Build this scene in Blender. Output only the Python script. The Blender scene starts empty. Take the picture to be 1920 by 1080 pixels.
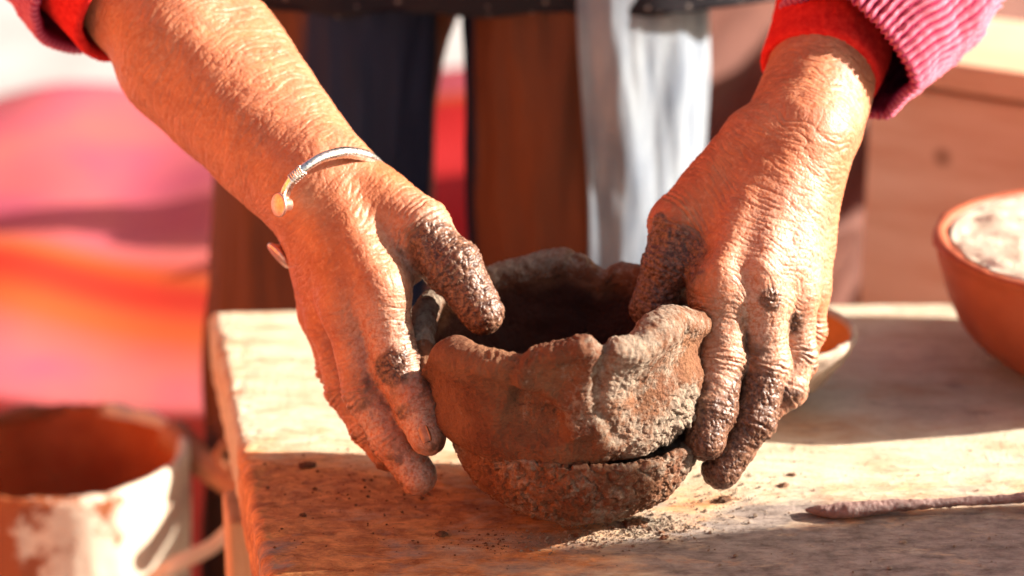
import bpy, math, random
import numpy as np
from mathutils import Vector, Matrix
random.seed(4); rng = np.random.default_rng(4)
S = bpy.context.scene
R = math.radians
# ------------------------------------------------------------------ camera
CAMY, CAMZ, PITCH, LENS = -1.135, 0.53, R(20), 85.0
cd = bpy.data.cameras.new('camera'); cam = bpy.data.objects.new('camera', cd); S.collection.objects.link(cam)
cam.location = (0, CAMY, CAMZ); cam.rotation_euler = (R(90) - PITCH, 0, 0)
cd.lens = LENS; cd.sensor_width = 36; cd.clip_end = 500; cd.clip_start = 0.05
cd.dof.use_dof = True; cd.dof.focus_distance = 1.185; cd.dof.aperture_fstop = 4.0; cd.dof.aperture_blades = 9
S.camera = cam
# ------------------------------------------------------------------ sky, sun, exposure
ELEV, AZ = R(24), R(4)            # the sun stands to the right and slightly behind the bowl
W = bpy.data.worlds.new('World'); S.world = W; W.use_nodes = True
sky = W.node_tree.nodes.new('ShaderNodeTexSky'); sky.sky_type = 'NISHITA'; sky.sun_disc = False
sky.sun_elevation = ELEV; sky.sun_rotation = R(90) - AZ; sky.dust_density = 6.0; sky.air_density = 1.0; sky.ozone_density = 0.3
bgn = W.node_tree.nodes['Background']; W.node_tree.links.new(sky.outputs[0], bgn.inputs[0]); bgn.inputs[1].default_value = 0.058
sl = bpy.data.lights.new('sun', 'SUN'); sl.energy = 5.0; sl.angle = R(0.6); sl.color = (1.0, 0.93, 0.82)
so = bpy.data.objects.new('sun', sl); S.collection.objects.link(so)
SUN = Vector((math.cos(ELEV)*math.cos(AZ), math.cos(ELEV)*math.sin(AZ), math.sin(ELEV)))
so.rotation_euler = (-SUN).to_track_quat('-Z', 'Y').to_euler(); so.location = SUN*5
S.view_settings.view_transform = 'Standard'; S.view_settings.look = 'None'; S.view_settings.exposure = 1.9; S.view_settings.gamma = 1.0
# ------------------------------------------------------------------ helpers
F_PX = LENS/36*1920
cp, sp = math.cos(PITCH), math.sin(PITCH)
def ray(px, py):
    a, b = (px-960)/F_PX, -(py-540)/F_PX
    return np.array([a, cp + b*sp, -sp + b*cp])
CO = np.array([0, CAMY, CAMZ])
def P(px, py, y):
    d = ray(px, py); return CO + d*((y-CAMY)/d[1])
def Pz(px, py, z=0.0):
    d = ray(px, py); return CO + d*((z-CAMZ)/d[2])
_g = np.random.default_rng(7).normal(size=(256, 3)); _g /= np.linalg.norm(_g, axis=1)[:, None]; _g = _g.astype(np.float32)
def perlin(p, seed=0):
    p = np.asarray(p, np.float32); i = np.floor(p).astype(np.int64); f = p - i
    u = f*f*f*(f*(f*6-15)+10); out = np.zeros(len(p), np.float32)
    for dx in (0, 1):
        for dy in (0, 1):
            for dz in (0, 1):
                h = (i[:,0]+dx)*73856093 ^ (i[:,1]+dy)*19349663 ^ (i[:,2]+dz)*83492791 ^ (seed*2654435761)
                h = (h ^ (h >> 13))*1274126177; h = (h ^ (h >> 16)) & 255
                g = _g[h]
                n = g[:,0]*(f[:,0]-dx) + g[:,1]*(f[:,1]-dy) + g[:,2]*(f[:,2]-dz)
                w = (u[:,0] if dx else 1-u[:,0])*(u[:,1] if dy else 1-u[:,1])*(u[:,2] if dz else 1-u[:,2])
                out += n*w
    return out*1.6
def fbm(p, o=3, seed=0):
    a, s = 1.0, 0
    for k in range(o): s = s + a*perlin(p*(2.03**k), seed+k); a *= .5
    return s
def ridged(p, seed=0): return 1-np.abs(perlin(p, seed))*2.2
def sstep(a, b, x):
    t = np.clip((x-a)/(b-a), 0, 1); return t*t*(3-2*t)
def link(o, parent=None):
    S.collection.objects.link(o)
    if parent is not None:
        o.parent = parent
        o.matrix_parent_inverse = Matrix.Translation(-Vector(parent.location)) if False else Matrix.Identity(4)
        o.location = Vector(o.location) - Vector(parent.location)
    return o
def empty(name, loc): 
    o = bpy.data.objects.new(name, None); o.location = loc; o.empty_display_size = .02; return link(o)
def tag(o, label=None, cat=None, group=None, kind=None):
    if label: o['label'] = label
    if cat: o['category'] = cat
    if group: o['group'] = group
    if kind: o['kind'] = kind
    return o
def mesh_obj(name, v, f, mat, parent=None, smooth=True, attrs=None):
    me = bpy.data.meshes.new(name); v = np.asarray(v, np.float32)
    if isinstance(f, np.ndarray):
        k = f.shape[1]; n = len(f)
        me.vertices.add(len(v)); me.vertices.foreach_set('co', v.ravel())
        me.loops.add(n*k); me.loops.foreach_set('vertex_index', f.astype(np.int32).ravel())
        me.polygons.add(n); me.polygons.foreach_set('loop_start', np.arange(0, n*k, k, dtype=np.int32))
        me.update(calc_edges=True)
    else:
        me.from_pydata([tuple(map(float, q)) for q in v], [], f)
    me.validate()
    me.polygons.foreach_set('use_smooth', [smooth]*len(me.polygons))
    for nm, arr in (attrs or {}).items():
        a = me.attributes.new(nm, 'FLOAT', 'POINT'); a.data.foreach_set('value', np.asarray(arr, np.float32))
    me.materials.append(mat); me.update()
    o = bpy.data.objects.new(name, me)
    return link(o, parent)
def grid_faces(nu, nv, wrap_u=False, wrap_v=False):
    iu = np.arange(nu if wrap_u else nu-1); iv = np.arange(nv if wrap_v else nv-1)
    a, b = np.meshgrid(iu, iv, indexing='ij'); a2, b2 = (a+1) % nu, (b+1) % nv
    return np.stack([a*nv+b, a2*nv+b, a2*nv+b2, a*nv+b2], -1).reshape(-1, 4)
def normals(v, f):
    n = np.zeros_like(v); a = np.cross(v[f[:,2]]-v[f[:,0]], v[f[:,3]]-v[f[:,1]])
    for k in range(4):
        for c in range(3): n[:,c] += np.bincount(f[:,k], a[:,c], len(v))
    return n/(np.linalg.norm(n, axis=1)[:, None]+1e-12)
def capfan(v, f, ring_ids):
    return f
# ------------------------------------------------------------------ materials
def ramp_in(nt, fac, stops):
    r = nt.nodes.new('ShaderNodeValToRGB'); e = r.color_ramp.elements
    while len(e) < len(stops): e.new(.5)
    for k, (p, c) in enumerate(stops):
        e[k].position = p; e[k].color = (*c, 1) if len(c) == 3 else c
    nt.links.new(fac, r.inputs[0]); return r.outputs[0]
class M:
    def __init__(s, name, rough=.7, spec=.3):
        s.m = bpy.data.materials.new(name); s.m.use_nodes = True; s.nt = s.m.node_tree
        s.b = s.nt.nodes['Principled BSDF']; s.b.inputs['Roughness'].default_value = rough
        s.b.inputs['Specular IOR Level'].default_value = spec
        s.tc = s.nt.nodes.new('ShaderNodeTexCoord').outputs['Object']; s.bump = None
    def noise(s, scale, detail=4, rough=.6, stretch=None, dist=0, co=None):
        n = s.nt.nodes.new('ShaderNodeTexNoise'); n.inputs['Scale'].default_value = scale
        n.inputs['Detail'].default_value = detail; n.inputs['Roughness'].default_value = rough; n.inputs['Distortion'].default_value = dist
        src = co or s.tc
        if stretch:
            mp = s.nt.nodes.new('ShaderNodeMapping'); mp.inputs['Scale'].default_value = stretch; s.nt.links.new(src, mp.inputs[0]); src = mp.outputs[0]
        s.nt.links.new(src, n.inputs['Vector']); return n.outputs['Fac']
    def vor(s, scale, feature='F1', stretch=None):
        n = s.nt.nodes.new('ShaderNodeTexVoronoi'); n.feature = feature; n.inputs['Scale'].default_value = scale
        src = s.tc
        if stretch:
            mp = s.nt.nodes.new('ShaderNodeMapping'); mp.inputs['Scale'].default_value = stretch; s.nt.links.new(src, mp.inputs[0]); src = mp.outputs[0]
        s.nt.links.new(src, n.inputs['Vector']); return n.outputs['Distance']
    def attr(s, name):
        n = s.nt.nodes.new('ShaderNodeAttribute'); n.attribute_name = name; return n.outputs['Fac']
    def ramp(s, fac, stops): return ramp_in(s.nt, fac, stops)
    def val(s, fac, a, b, lo=0., hi=1.):
        n = s.nt.nodes.new('ShaderNodeMapRange'); n.inputs[1].default_value = a; n.inputs[2].default_value = b
        n.inputs[3].default_value = lo; n.inputs[4].default_value = hi; s.nt.links.new(fac, n.inputs[0]); return n.outputs[0]
    def math(s, op, a, b):
        n = s.nt.nodes.new('ShaderNodeMath'); n.operation = op
        for k, q in enumerate((a, b)):
            if isinstance(q, (int, float)): n.inputs[k].default_value = q
            else: s.nt.links.new(q, n.inputs[k])
        return n.outputs[0]
    def mix(s, fac, a, b, mode='MIX'):
        n = s.nt.nodes.new('ShaderNodeMix'); n.data_type = 'RGBA'; n.blend_type = mode
        for k, q in ((0, fac), (6, a), (7, b)):
            if isinstance(q, (int, float)): n.inputs[k].default_value = q
            elif isinstance(q, tuple): n.inputs[k].default_value = (*q, 1)
            else: s.nt.links.new(q, n.inputs[k])
        return n.outputs[2]
    def color(s, c):
        if isinstance(c, tuple): s.b.inputs['Base Color'].default_value = (*c, 1)
        else: s.nt.links.new(c, s.b.inputs['Base Color'])
    def rough(s, r): s.nt.links.new(r, s.b.inputs['Roughness'])
    def add_bump(s, h, strength=.5, dist=.001):
        n = s.nt.nodes.new('ShaderNodeBump'); n.inputs['Strength'].default_value = strength; n.inputs['Distance'].default_value = dist
        s.nt.links.new(h, n.inputs['Height'])
        if s.bump is not None: s.nt.links.new(s.bump, n.inputs['Normal'])
        s.bump = n.outputs[0]; s.nt.links.new(s.bump, s.b.inputs['Normal'])
    def sep(s):
        n = s.nt.nodes.new('ShaderNodeSeparateXYZ'); s.nt.links.new(s.tc, n.inputs[0]); return n.outputs

def mat_skin():
    m = M('weathered_skin', .50, .38)
    base = m.mix(m.val(m.noise(70, 5), .35, .7), (.30, .075, .024), (.42, .130, .048))
    base = m.mix(m.val(m.noise(340, 3), .52, .72, 0, .5), base, (.52, .22, .11))
    base = m.mix(m.math('MULTIPLY', m.val(m.attr('mud'), .12, .3), m.val(m.noise(130, 6, .75), .38, .58, .1, .85)), base, m.mix(m.noise(300, 4), (.19, .050, .014), (.34, .105, .034)))
    dfac = m.math('MULTIPLY', m.attr('dust'), m.val(m.noise(520, 5, .75), .36, .56))
    c = m.mix(dfac, base, (.56, .43, .33))
    mud = m.attr('mud')
    mf = m.val(m.math('ADD', mud, m.val(m.noise(210, 6, .75), .3, .7, -.36, .36)), .28, .70)
    mudc = m.mix(m.val(m.noise(420, 4, .7), .4, .62), (.052, .018, .010), (.20, .095, .055))
    c = m.mix(mf, c, mudc); m.color(c)
    m.rough(m.mix(mf, m.val(m.noise(200, 3), .3, .7, .40, .58), (.42, .42, .42)))
    m.b.inputs['Subsurface Weight'].default_value = .12; m.b.inputs['Subsurface Radius'].default_value = (.004, .0015, .0008); m.b.inputs['Subsurface Scale'].default_value = 1
    
    m.add_bump(m.vor(900), .22, .0005); m.add_bump(m.noise(1500, 4, .7), .3, .0004)
    return m.m
def mat_clay():
    m = M('raw_clay', .86, .25)
    n1 = m.val(m.noise(38, 6, .65), .35, .65)
    c = m.mix(n1, (.115, .038, .017), (.205, .088, .042))
    dry_lit = m.attr('dry_lit')
    df = m.val(m.math('ADD', dry_lit, m.val(m.noise(190, 6, .75), .3, .7, -.45, .45)), .3, .75)
    c = m.mix(df, c, m.mix(m.val(m.noise(300, 4), .35, .65), (.19, .125, .088), (.32, .245, .18)))
    c = m.mix(m.val(m.noise(900, 3, .7), .56, .68, 0, .5), c, (.07, .03, .015))
    c = m.mix(m.attr('inner_shade'), c, m.mix(m.noise(60, 4), (.030, .008, .004), (.060, .016, .007))); m.color(c)  # dark colour painted inside the bowl for the shade there
    m.add_bump(m.noise(420, 6, .75), .9, .0016); m.add_bump(m.vor(700), .5, .0006); m.add_bump(m.noise(1400, 3, .7), .6, .0005)
    return m.m
def mat_table():
    m = M('clay_dusted_wood', .72, .35)
    x, y, z = m.sep()
    wood = m.mix(m.val(m.noise(9, 6, .7, (1.2, 14, 6), .6), .38, .62), (.36, .19, .095), (.50, .31, .17))
    dustc = m.mix(m.val(m.noise(24, 5, .7), .35, .65), (.50, .41, .29), (.64, .56, .42))
    c = m.mix(m.val(m.noise(14, 7, .72, (1, 2.6, 1)), .30, .52), wood, dustc)
    # warm shade of the near left painted into the board as mottled orange
    st = m.math('ADD', m.val(x, -.16, .10, .55, -.35), m.math('ADD', m.val(y, .02, .10, .35, -.65), m.val(m.noise(16, 7, .72, (1, 2.2, 1), .5), .28, .72, -.5, .5)))
    c = m.mix(m.val(st, -.15, .45), c, m.mix(m.val(m.noise(62, 7, .78, (1, 1.5, 1), .4), .36, .62), (.26, .072, .018), (.72, .30, .095)))
    # greyer toward the near right
    gr = m.math('ADD', m.val(x, -.02, .12, -.3, .35), m.math('ADD', m.val(y, -.05, .03, .4, -.35), m.val(m.noise(22, 7, .7, (1, 2, 1), .4), .3, .7, -.5, .5)))
    c = m.mix(m.val(gr, .15, .6), c, m.mix(m.val(m.noise(60, 5, .7, (1, 2, 1)), .35, .65), (.13, .095, .08), (.34, .27, .23)))
    c = m.mix(m.val(m.noise(120, 6, .8, (1, 2, 1)), .60, .70, 0, .65), c, (.10, .04, .018))
    c = m.mix(m.val(m.noise(55, 3, .5, (1, 16, 1), 1.2), .64, .70, 0, .7), c, (.09, .04, .02))
    c = m.mix(m.val(m.noise(6, 8, .8, (1, 5, 1), 2.5), .62, .66, 0, .35), c, (.62, .54, .44))
    m.color(c); m.rough(m.val(m.noise(30, 4), .3, .7, .5, .85))
    m.add_bump(m.noise(26, 8, .75, (1, 9, 1), .4), .5, .003); m.add_bump(m.noise(380, 6, .8), .7, .0012)
    return m.m
def mat_simple(name, c1, c2, scale=40, rough=.8, bscale=300, bstr=.4, bdist=.001, spec=.3, stretch=None, sheen=0, detail=5):
    m = M(name, rough, spec)
    m.color(m.mix(m.val(m.noise(scale, detail, .65, stretch), .35, .65), c1, c2))
    if bstr: m.add_bump(m.noise(bscale, 5, .7, stretch), bstr, bdist)
    if sheen: m.b.inputs['Sheen Weight'].default_value = sheen; m.b.inputs['Sheen Roughness'].default_value = .4
    return m.m
SKIN, CLAY, TABLE = mat_skin(), mat_clay(), mat_table()
WOOD = mat_simple('pale_wood', (.42, .20, .09), (.60, .34, .18), 14, .7, 60, .4, .002, stretch=(6, 6, .6))
METAL = M('worn_silver', .28, .5); METAL.b.inputs['Metallic'].default_value = 1.0
METAL.color(METAL.mix(METAL.val(METAL.noise(500, 4), .4, .6), (.62, .56, .48), (.86, .84, .80))); METAL.rough(METAL.val(METAL.noise(700, 3), .3, .7, .18, .42)); METAL.add_bump(METAL.noise(900, 4), .15, .0003); METAL = METAL.m
COPPER = M('worn_copper_cap', .38, .5); COPPER.b.inputs['Metallic'].default_value = .9; COPPER.color(COPPER.mix(COPPER.val(COPPER.noise(600, 4), .4, .6), (.66, .36, .26), (.80, .50, .38))); COPPER = COPPER.m
NAIL = mat_simple('dirty_nail', (.26, .10, .045), (.42, .20, .11), 300, .4, 800, .2, .0003, .5)
# ------------------------------------------------------------------ distance fields and meshing
def smin(a, b, k):
    if k <= 0: return np.minimum(a, b)
    h = np.clip(.5+.5*(b-a)/k, 0, 1); return b*(1-h)+a*h - k*h*(1-h)
def capsule(X, a, b, r1, r2):
    ab = b-a; L = float(ab@ab)+1e-12
    t = ((X[0]-a[0])*ab[0] + (X[1]-a[1])*ab[1] + (X[2]-a[2])*ab[2])/L
    t = np.clip(t, 0, 1)
    return np.sqrt((X[0]-a[0]-t*ab[0])**2 + (X[1]-a[1]-t*ab[1])**2 + (X[2]-a[2]-t*ab[2])**2) - (r1+(r2-r1)*t)
class Field:
    def __init__(s, frame, lo, hi, h):
        s.fr, s.lo, s.h = frame, np.array(lo), h
        s.n = np.ceil((np.array(hi)-s.lo)/h).astype(int)+1
        s.ax = [(s.lo[k]+h*np.arange(s.n[k])).astype(np.float32) for k in range(3)]
        s.F = np.full(s.n, .05, np.float32)
    def box(s, pts, r):
        q = pts@s.fr.T; a = np.floor((q.min(0)-r-s.lo)/s.h).astype(int); b = np.ceil((q.max(0)+r-s.lo)/s.h).astype(int)
        return tuple(slice(max(a[k], 0), max(min(b[k]+1, s.n[k]), 0)) for k in range(3))
    def cap(s, F, a, b, r1, r2, k):
        a, b = np.array(a), np.array(b)
        sl = s.box(np.stack([a, b]), max(r1, r2)+.016)
        X = np.meshgrid(*[s.ax[i][sl[i]] for i in range(3)], indexing='ij', sparse=True)
        F[sl] = smin(F[sl], capsule(X, s.fr@a, s.fr@b, r1, r2), k)
    def mesh(s):
        F = s.F; n = F.shape; ins = F < 0
        sh = [(a, b, c) for a in (0, 1) for b in (0, 1) for c in (0, 1)]
        cnt = sum(ins[a:n[0]-1+a, b:n[1]-1+b, c:n[2]-1+c].astype(np.int8) for a, b, c in sh)
        act = (cnt > 0) & (cnt < 8); idx = np.argwhere(act)
        cid = np.full(act.shape, -1, np.int64); cid[act] = np.arange(len(idx))
        val = {q: F[idx[:,0]+q[0], idx[:,1]+q[1], idx[:,2]+q[2]] for q in sh}
        pos = np.zeros((len(idx), 3)); num = np.zeros(len(idx))
        for q in sh:
            for ax in range(3):
                if q[ax]: continue
                r = list(q); r[ax] = 1; r = tuple(r); f0, f1 = val[q], val[r]; m = (f0 < 0) != (f1 < 0)
                t = f0[m]/(f0[m]-f1[m]); p = np.tile(np.array(q, float), (m.sum(), 1)); p[:,ax] += t
                pos[m] += p; num[m] += 1
        v = (idx + pos/num[:,None])*s.h + s.lo
        fs = []
        for ax in range(3):
            o1, o2 = [k for k in range(3) if k != ax]
            s0 = [slice(None)]*3; s1 = [slice(None)]*3; s0[ax] = slice(0, -1); s1[ax] = slice(1, None)
            e = np.argwhere(ins[tuple(s0)] != ins[tuple(s1)])
            ok = (e[:,o1] > 0) & (e[:,o2] > 0) & (e[:,o1] < n[o1]-1) & (e[:,o2] < n[o2]-1); e = e[ok]
            flip = ins[e[:,0], e[:,1], e[:,2]]
            def c(d1, d2):
                q = e.copy(); q[:,o1] -= d1; q[:,o2] -= d2; return cid[q[:,0], q[:,1], q[:,2]]
            f = np.stack([c(1,1), c(0,1), c(0,0), c(1,0)], 1)
            if ax == 1: flip = ~flip
            f[~flip] = f[~flip][:, ::-1]; fs.append(f)
        f = np.concatenate(fs); f = f[(f >= 0).all(1)]
        return v@s.fr, f       # back to world (fr rows are the axes)
def relax(v, f, it=2, w=.5):
    for _ in range(it):
        acc = np.zeros_like(v); c = np.zeros(len(v))
        for k in range(4):
            for j in (f[:,(k+1) % 4], f[:,(k+3) % 4]):
                for q in range(3): acc[:,q] += np.bincount(f[:,k], v[j,q], len(v))
                c += np.bincount(f[:,k], minlength=len(v))
        v = v*(1-w) + w*acc/np.maximum(c, 1)[:,None]
    return v
def subdivide(v, f, levels=1):
    me = bpy.data.meshes.new('tmp'); o = bpy.data.objects.new('tmp', me)
    n = len(f); me.vertices.add(len(v)); me.vertices.foreach_set('co', v.astype(np.float32).ravel())
    me.loops.add(n*4); me.loops.foreach_set('vertex_index', f.astype(np.int32).ravel())
    me.polygons.add(n); me.polygons.foreach_set('loop_start', np.arange(0, n*4, 4, dtype=np.int32)); me.update(calc_edges=True)
    S.collection.objects.link(o); md = o.modifiers.new('s', 'SUBSURF'); md.levels = levels; md.render_levels = levels
    dg = bpy.context.evaluated_depsgraph_get(); e = o.evaluated_get(dg); m2 = e.to_mesh()
    v2 = np.zeros(len(m2.vertices)*3, np.float32); m2.vertices.foreach_get('co', v2)
    f2 = np.zeros(len(m2.loops), np.int32); m2.loops.foreach_get('vertex_index', f2)
    e.to_mesh_clear(); bpy.data.objects.remove(o); bpy.data.meshes.remove(me)
    return v2.reshape(-1, 3).astype(float), f2.reshape(-1, 4).astype(np.int64)
# ------------------------------------------------------------------ arms and hands
def build_arm(W_, F1, F2, forearm, palm, fingers, extras, mudspots, dustspots, handed, k_palm=.009):
    """fingers: list of (pts, radii); palm: list of capsules; all in world coordinates"""
    tip = fingers[1][0][-1]; ax = np.array(F1)-np.array(tip); ax /= np.linalg.norm(ax)
    t = np.cross(ax, (0, 0, 1)); t /= np.linalg.norm(t); fr = np.stack([ax, t, np.cross(ax, t)])
    allp = np.array([*[q for fg in fingers for q in fg[0]], W_, F1, F2, *[q for c in palm for q in c[:2]]])@fr.T
    fd = Field(fr, allp.min(0)-.05, allp.max(0)+np.array([.0, .05, .05]), .0010)
    fd.lo  # noqa
    G = np.full(fd.n, .05, np.float32)
    for a, b, r1, r2, k in forearm: fd.cap(fd.F, a, b, r1, r2, k)
    for a, b, r1, r2 in palm: fd.cap(fd.F, a, b, r1, r2, k_palm)
    for pts, rad in fingers:
        pts = [np.array(p) for p in pts]
        sl = fd.box(np.array(pts), max(rad)+.016); C = np.full(G[sl].shape, .05, np.float32)
        X = np.meshgrid(*[fd.ax[i][sl[i]] for i in range(3)], indexing='ij', sparse=True)
        for i in range(len(pts)-1):
            C = smin(C, capsule(X, fr@pts[i], fr@pts[i+1], rad[i], rad[i+1]), .003)
            if i: C = smin(C, capsule(X, fr@(pts[i]), fr@(pts[i]+1e-4), rad[i]*1.05, rad[i]*1.05), .002)   # knuckle swelling
        G[sl] = smin(G[sl], C, .0014)
    fd.F = smin(fd.F, G, .007)
    for a, b, r1, r2, k in extras: fd.cap(fd.F, a, b, r1, r2, k)
    v, f = fd.mesh(); v = relax(v, f, 2); v, f = subdivide(v, f, 1)
    # coordinates that run along the bones
    us, ds = [], []
    for pts, rad in fingers:
        ch = [np.array(F2), np.array(F1), np.array(W_)] + [np.array(p) for p in pts]
        L = [0]; 
        for i in range(1, len(ch)): L.append(L[-1]+np.linalg.norm(ch[i]-ch[i-1]))
        u0 = L[2]; best = np.full(len(v), 9.); bu = np.zeros(len(v))
        for i in range(len(ch)-1):
            ab = ch[i+1]-ch[i]; t_ = np.clip((v-ch[i])@ab/(ab@ab), 0, 1); d = np.linalg.norm(v-ch[i]-t_[:,None]*ab, axis=1)
            m = d < best; best[m] = d[m]; bu[m] = (L[i]+t_[m]*(L[i+1]-L[i]) - u0)
        us.append(bu); ds.append(best)
    us, ds = np.array(us), np.array(ds); w = np.exp(-(ds-ds.min(0))/.0035); w /= w.sum(0); u = (us*w).sum(0)
    near = ds.argmin(0)
    N = normals(v, f); q = v@fr.T
    lat = np.stack([u, q[:,1], q[:,2]], 1)
    warp = fbm(v*45, 2, 5)*.0035
    uu = u + warp
    a1 = np.stack([uu/.0042, q[:,1]/.022, q[:,2]/.022], 1); a2 = np.stack([uu/.0021, q[:,1]/.0085, q[:,2]/.0085], 1)
    a3 = np.stack([uu/.0058+q[:,1]/.007, q[:,1]/.008-uu/.011, q[:,2]/.009], 1)
    onfinger = sstep(.095, .12, u)
    fore = sstep(.02, -.02, u); d = -(.00036+.00012*fore)*np.clip(ridged(a1, 11), 0, 1)**3 - .00024*np.clip(ridged(a2, 12), 0, 1)**3 - .00018*np.clip(ridged(a3, 13), 0, 1)**4
    d += .0009*fbm(v*38, 2, 21)*(1-.3*onfinger) + .00010*perlin(v*900, 31)
    for fi, (pts, rad) in enumerate(fingers):
        c = np.array(W_); L = [0]
        for p in pts: L.append(L[-1]+np.linalg.norm(np.array(p)-c)); c = np.array(p)
        for j, amp, s_ in ((len(pts)-2, .00046, .0060), (len(pts)-1, .00030, .0045)):
            if j < 1: continue
            x = u + perlin(v*160, 44+fi)*.0012 - L[j]; m = (near == fi)
            d += m*amp*np.exp(-(x/s_)**2)*np.cos(x*2*np.pi/.0029)
    mud = np.zeros(len(v)); dust = np.zeros(len(v))
    for c, r in mudspots: mud = np.maximum(mud, np.exp(-(np.linalg.norm(v-np.array(c), axis=1)/r)**4))
    for c, r in dustspots: dust = np.maximum(dust, .6*np.exp(-(np.linalg.norm(v-np.array(c), axis=1)/r)**2))
    dust = np.maximum(dust, .16*sstep(.07, .10, u)); mud = np.clip(mud + .26*sstep(.07, .12, u) + sstep(.07, .12, u)*.55*np.clip(fbm(v*75, 3, 91), 0, 1), 0, 1)
    mn = sstep(.45, 1.0, mud + .38*fbm(v*170, 3, 51))
    lump = .5+.8*fbm(v*330, 3, 61); crack = np.clip(ridged(v*260, 71), 0, 1)**5
    d += mn*(.0006 + .0005*lump - .0006*crack + .00022*np.clip(fbm(v*700, 2, 63), -.3, 1))
    d += (1-mn)*dust*.00055*np.clip(perlin(v*700, 81)-.1, 0, 1)
    dust = np.maximum(dust, .13*sstep(.06, .0, u))
    return v + N*d[:,None], f, mud, dust
L_ = {}
lW = P(582,335,.055); lF1 = P(345,80,.125); lF2 = P(190,-100,.175)
lM = [P(712,545,.008), P(652,570,.014), P(622,595,.032), P(606,590,.048)]
left_f = [
 ([lM[0], P(742,685,-.004), P(782,765,-.018), P(802,820,-.028)], [.0128,.0122,.0112,.0096]),
 ([lM[1], P(690,735,.000), P(735,820,-.012), P(784,893,-.022)], [.0128,.0122,.0112,.0100]),
 ([lM[2], P(652,730,.022), P(694,800,.010), P(730,850,.004)], [.012,.0115,.0105,.0095]),
 ([lM[3], P(632,690,.042), P(668,760,.034), P(700,800,.026)], [.011,.0105,.0095,.009]),
 ([P(700,370,.045), P(786,428,.030), P(848,500,.016), P(905,588,.006)], [.0150,.0140,.0140,.0104])]
left_palm = [(lW, lM[0], .024, .0150), (lW+(.004,0,-.004), lM[1], .0235, .0150), (lW, lM[2], .0235, .0135), (lW+np.array((-.002,.012,-.004)), lM[3], .021, .0125),
 (P(640,340,.055), P(786,425,.034), .020, .0150), (P(640,420,.042), P(735,470,.030), .020, .013), (lM[0], P(765,505,.026), .010, .006)]
left_fore = [(lF1, lW, .0345, .0250, .01), (lF2, lF1, .037, .0345, .01), (P(620,318,.062), P(450,60,.13), .020, .0200, .015), (P(545,365,.06), P(310,150,.125), .019, .021, .015)]
left_extra = [(P(640,375,.030), P(700,520,.0035), .003, .0035, .012), (P(600,390,.034), P(640,545,.006), .003, .0035, .012), (P(768,492,.030), P(772,512,.026), .006, .0055, .003)]
left_mud = [(P(890,550,-.006), .034), (P(925,600,-.006), .022), (P(850,505,.0), .022), (P(818,462,.012), .018), (P(735,690,-.016), .0085), (P(750,470,.02), .006)]
left_dust = [(P(800,790,-.03), .02), (P(790,880,-.03), .022), (P(765,560,-.012), .012), (P(785,640,-.016), .012), (P(802,715,-.024), .012), (P(760,640,-.01), .03), (P(830,470,.01), .03), (P(690,800,-.01), .02)]
rW = P(1500,255,.070); rF1 = P(1552,100,.120); rF2 = P(1606,-70,.175)
rM = [P(1350,545,.008), P(1428,545,.010), P(1486,545,.022), P(1516,540,.038)]
right_f = [
 ([rM[0], P(1350,675,-.004), P(1334,770,-.018), P(1322,825,-.028)], [.0132,.0122,.0114,.0100]),
 ([rM[1], P(1436,680,.002), P(1412,785,-.010), P(1352,880,-.020)], [.0130,.0120,.0110,.0095]),
 ([rM[2], P(1492,660,.016), P(1474,730,.008), P(1425,775,.004)], [.0118,.0100,.0100,.0088]),
 ([rM[3], P(1516,620,.034), P(1500,680,.028), P(1480,720,.022)], [.0105,.0090,.0085,.008]),
 ([P(1370,360,.055), P(1272,425,.040), P(1252,500,.030), P(1220,578,.024)], [.0160,.0138,.0125,.0105])]
right_palm = [(rW, rM[0], .0235, .0150), (rW, rM[1], .0240, .0150), (rW+np.array((.004,.004,0)), rM[2], .0220, .0135), (rW+np.array((.006,.012,0)), rM[3], .0190, .0115),
 (P(1420,280,.065), P(1275,415,.045), .022, .0145), (P(1380,400,.045), P(1330,480,.030), .021, .013), (rM[0], P(1318,490,.030), .011, .007)]
right_fore = [(rF1, rW, .0250, .0255, .01), (rF2, rF1, .029, .0255, .01), (P(1565,250,.078), P(1600,120,.122), .014, .012, .012), (P(1435,290,.068), P(1500,130,.115), .017, .012, .015)]
right_extra = [(P(1420,330,.040), P(1350,500,.0015), .003, .0035, .012), (P(1470,330,.042), P(1430,500,.0035), .003, .0035, .012), (P(1515,330,.046), P(1488,500,.015), .003, .0035, .012)]
right_mud = [(P(1220,550,.02), .033), (P(1250,490,.018), .022), (P(1325,820,-.038), .020), (P(1345,880,-.03), .020), (P(1445,560,-.004), .006), (P(1425,770,-.02), .020), (P(1330,740,-.015), .009), (P(1235,420,.03), .006), (P(1480,600,.01), .007)]
right_dust = [(P(1440,620,-.01), .035), (P(1340,720,-.01), .03), (P(1420,750,-.02), .035), (P(1490,680,.0), .03), (P(1500,480,.01), .035)]
lv, lf, lmud, ldust = build_arm(lW, lF1, lF2, left_fore, left_palm, left_f, left_extra, left_mud, left_dust, 'l')
rv, rf, rmud, rdust = build_arm(rW, rF1, rF2, right_fore, right_palm, right_f, right_extra, right_mud, right_dust, 'r')
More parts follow.
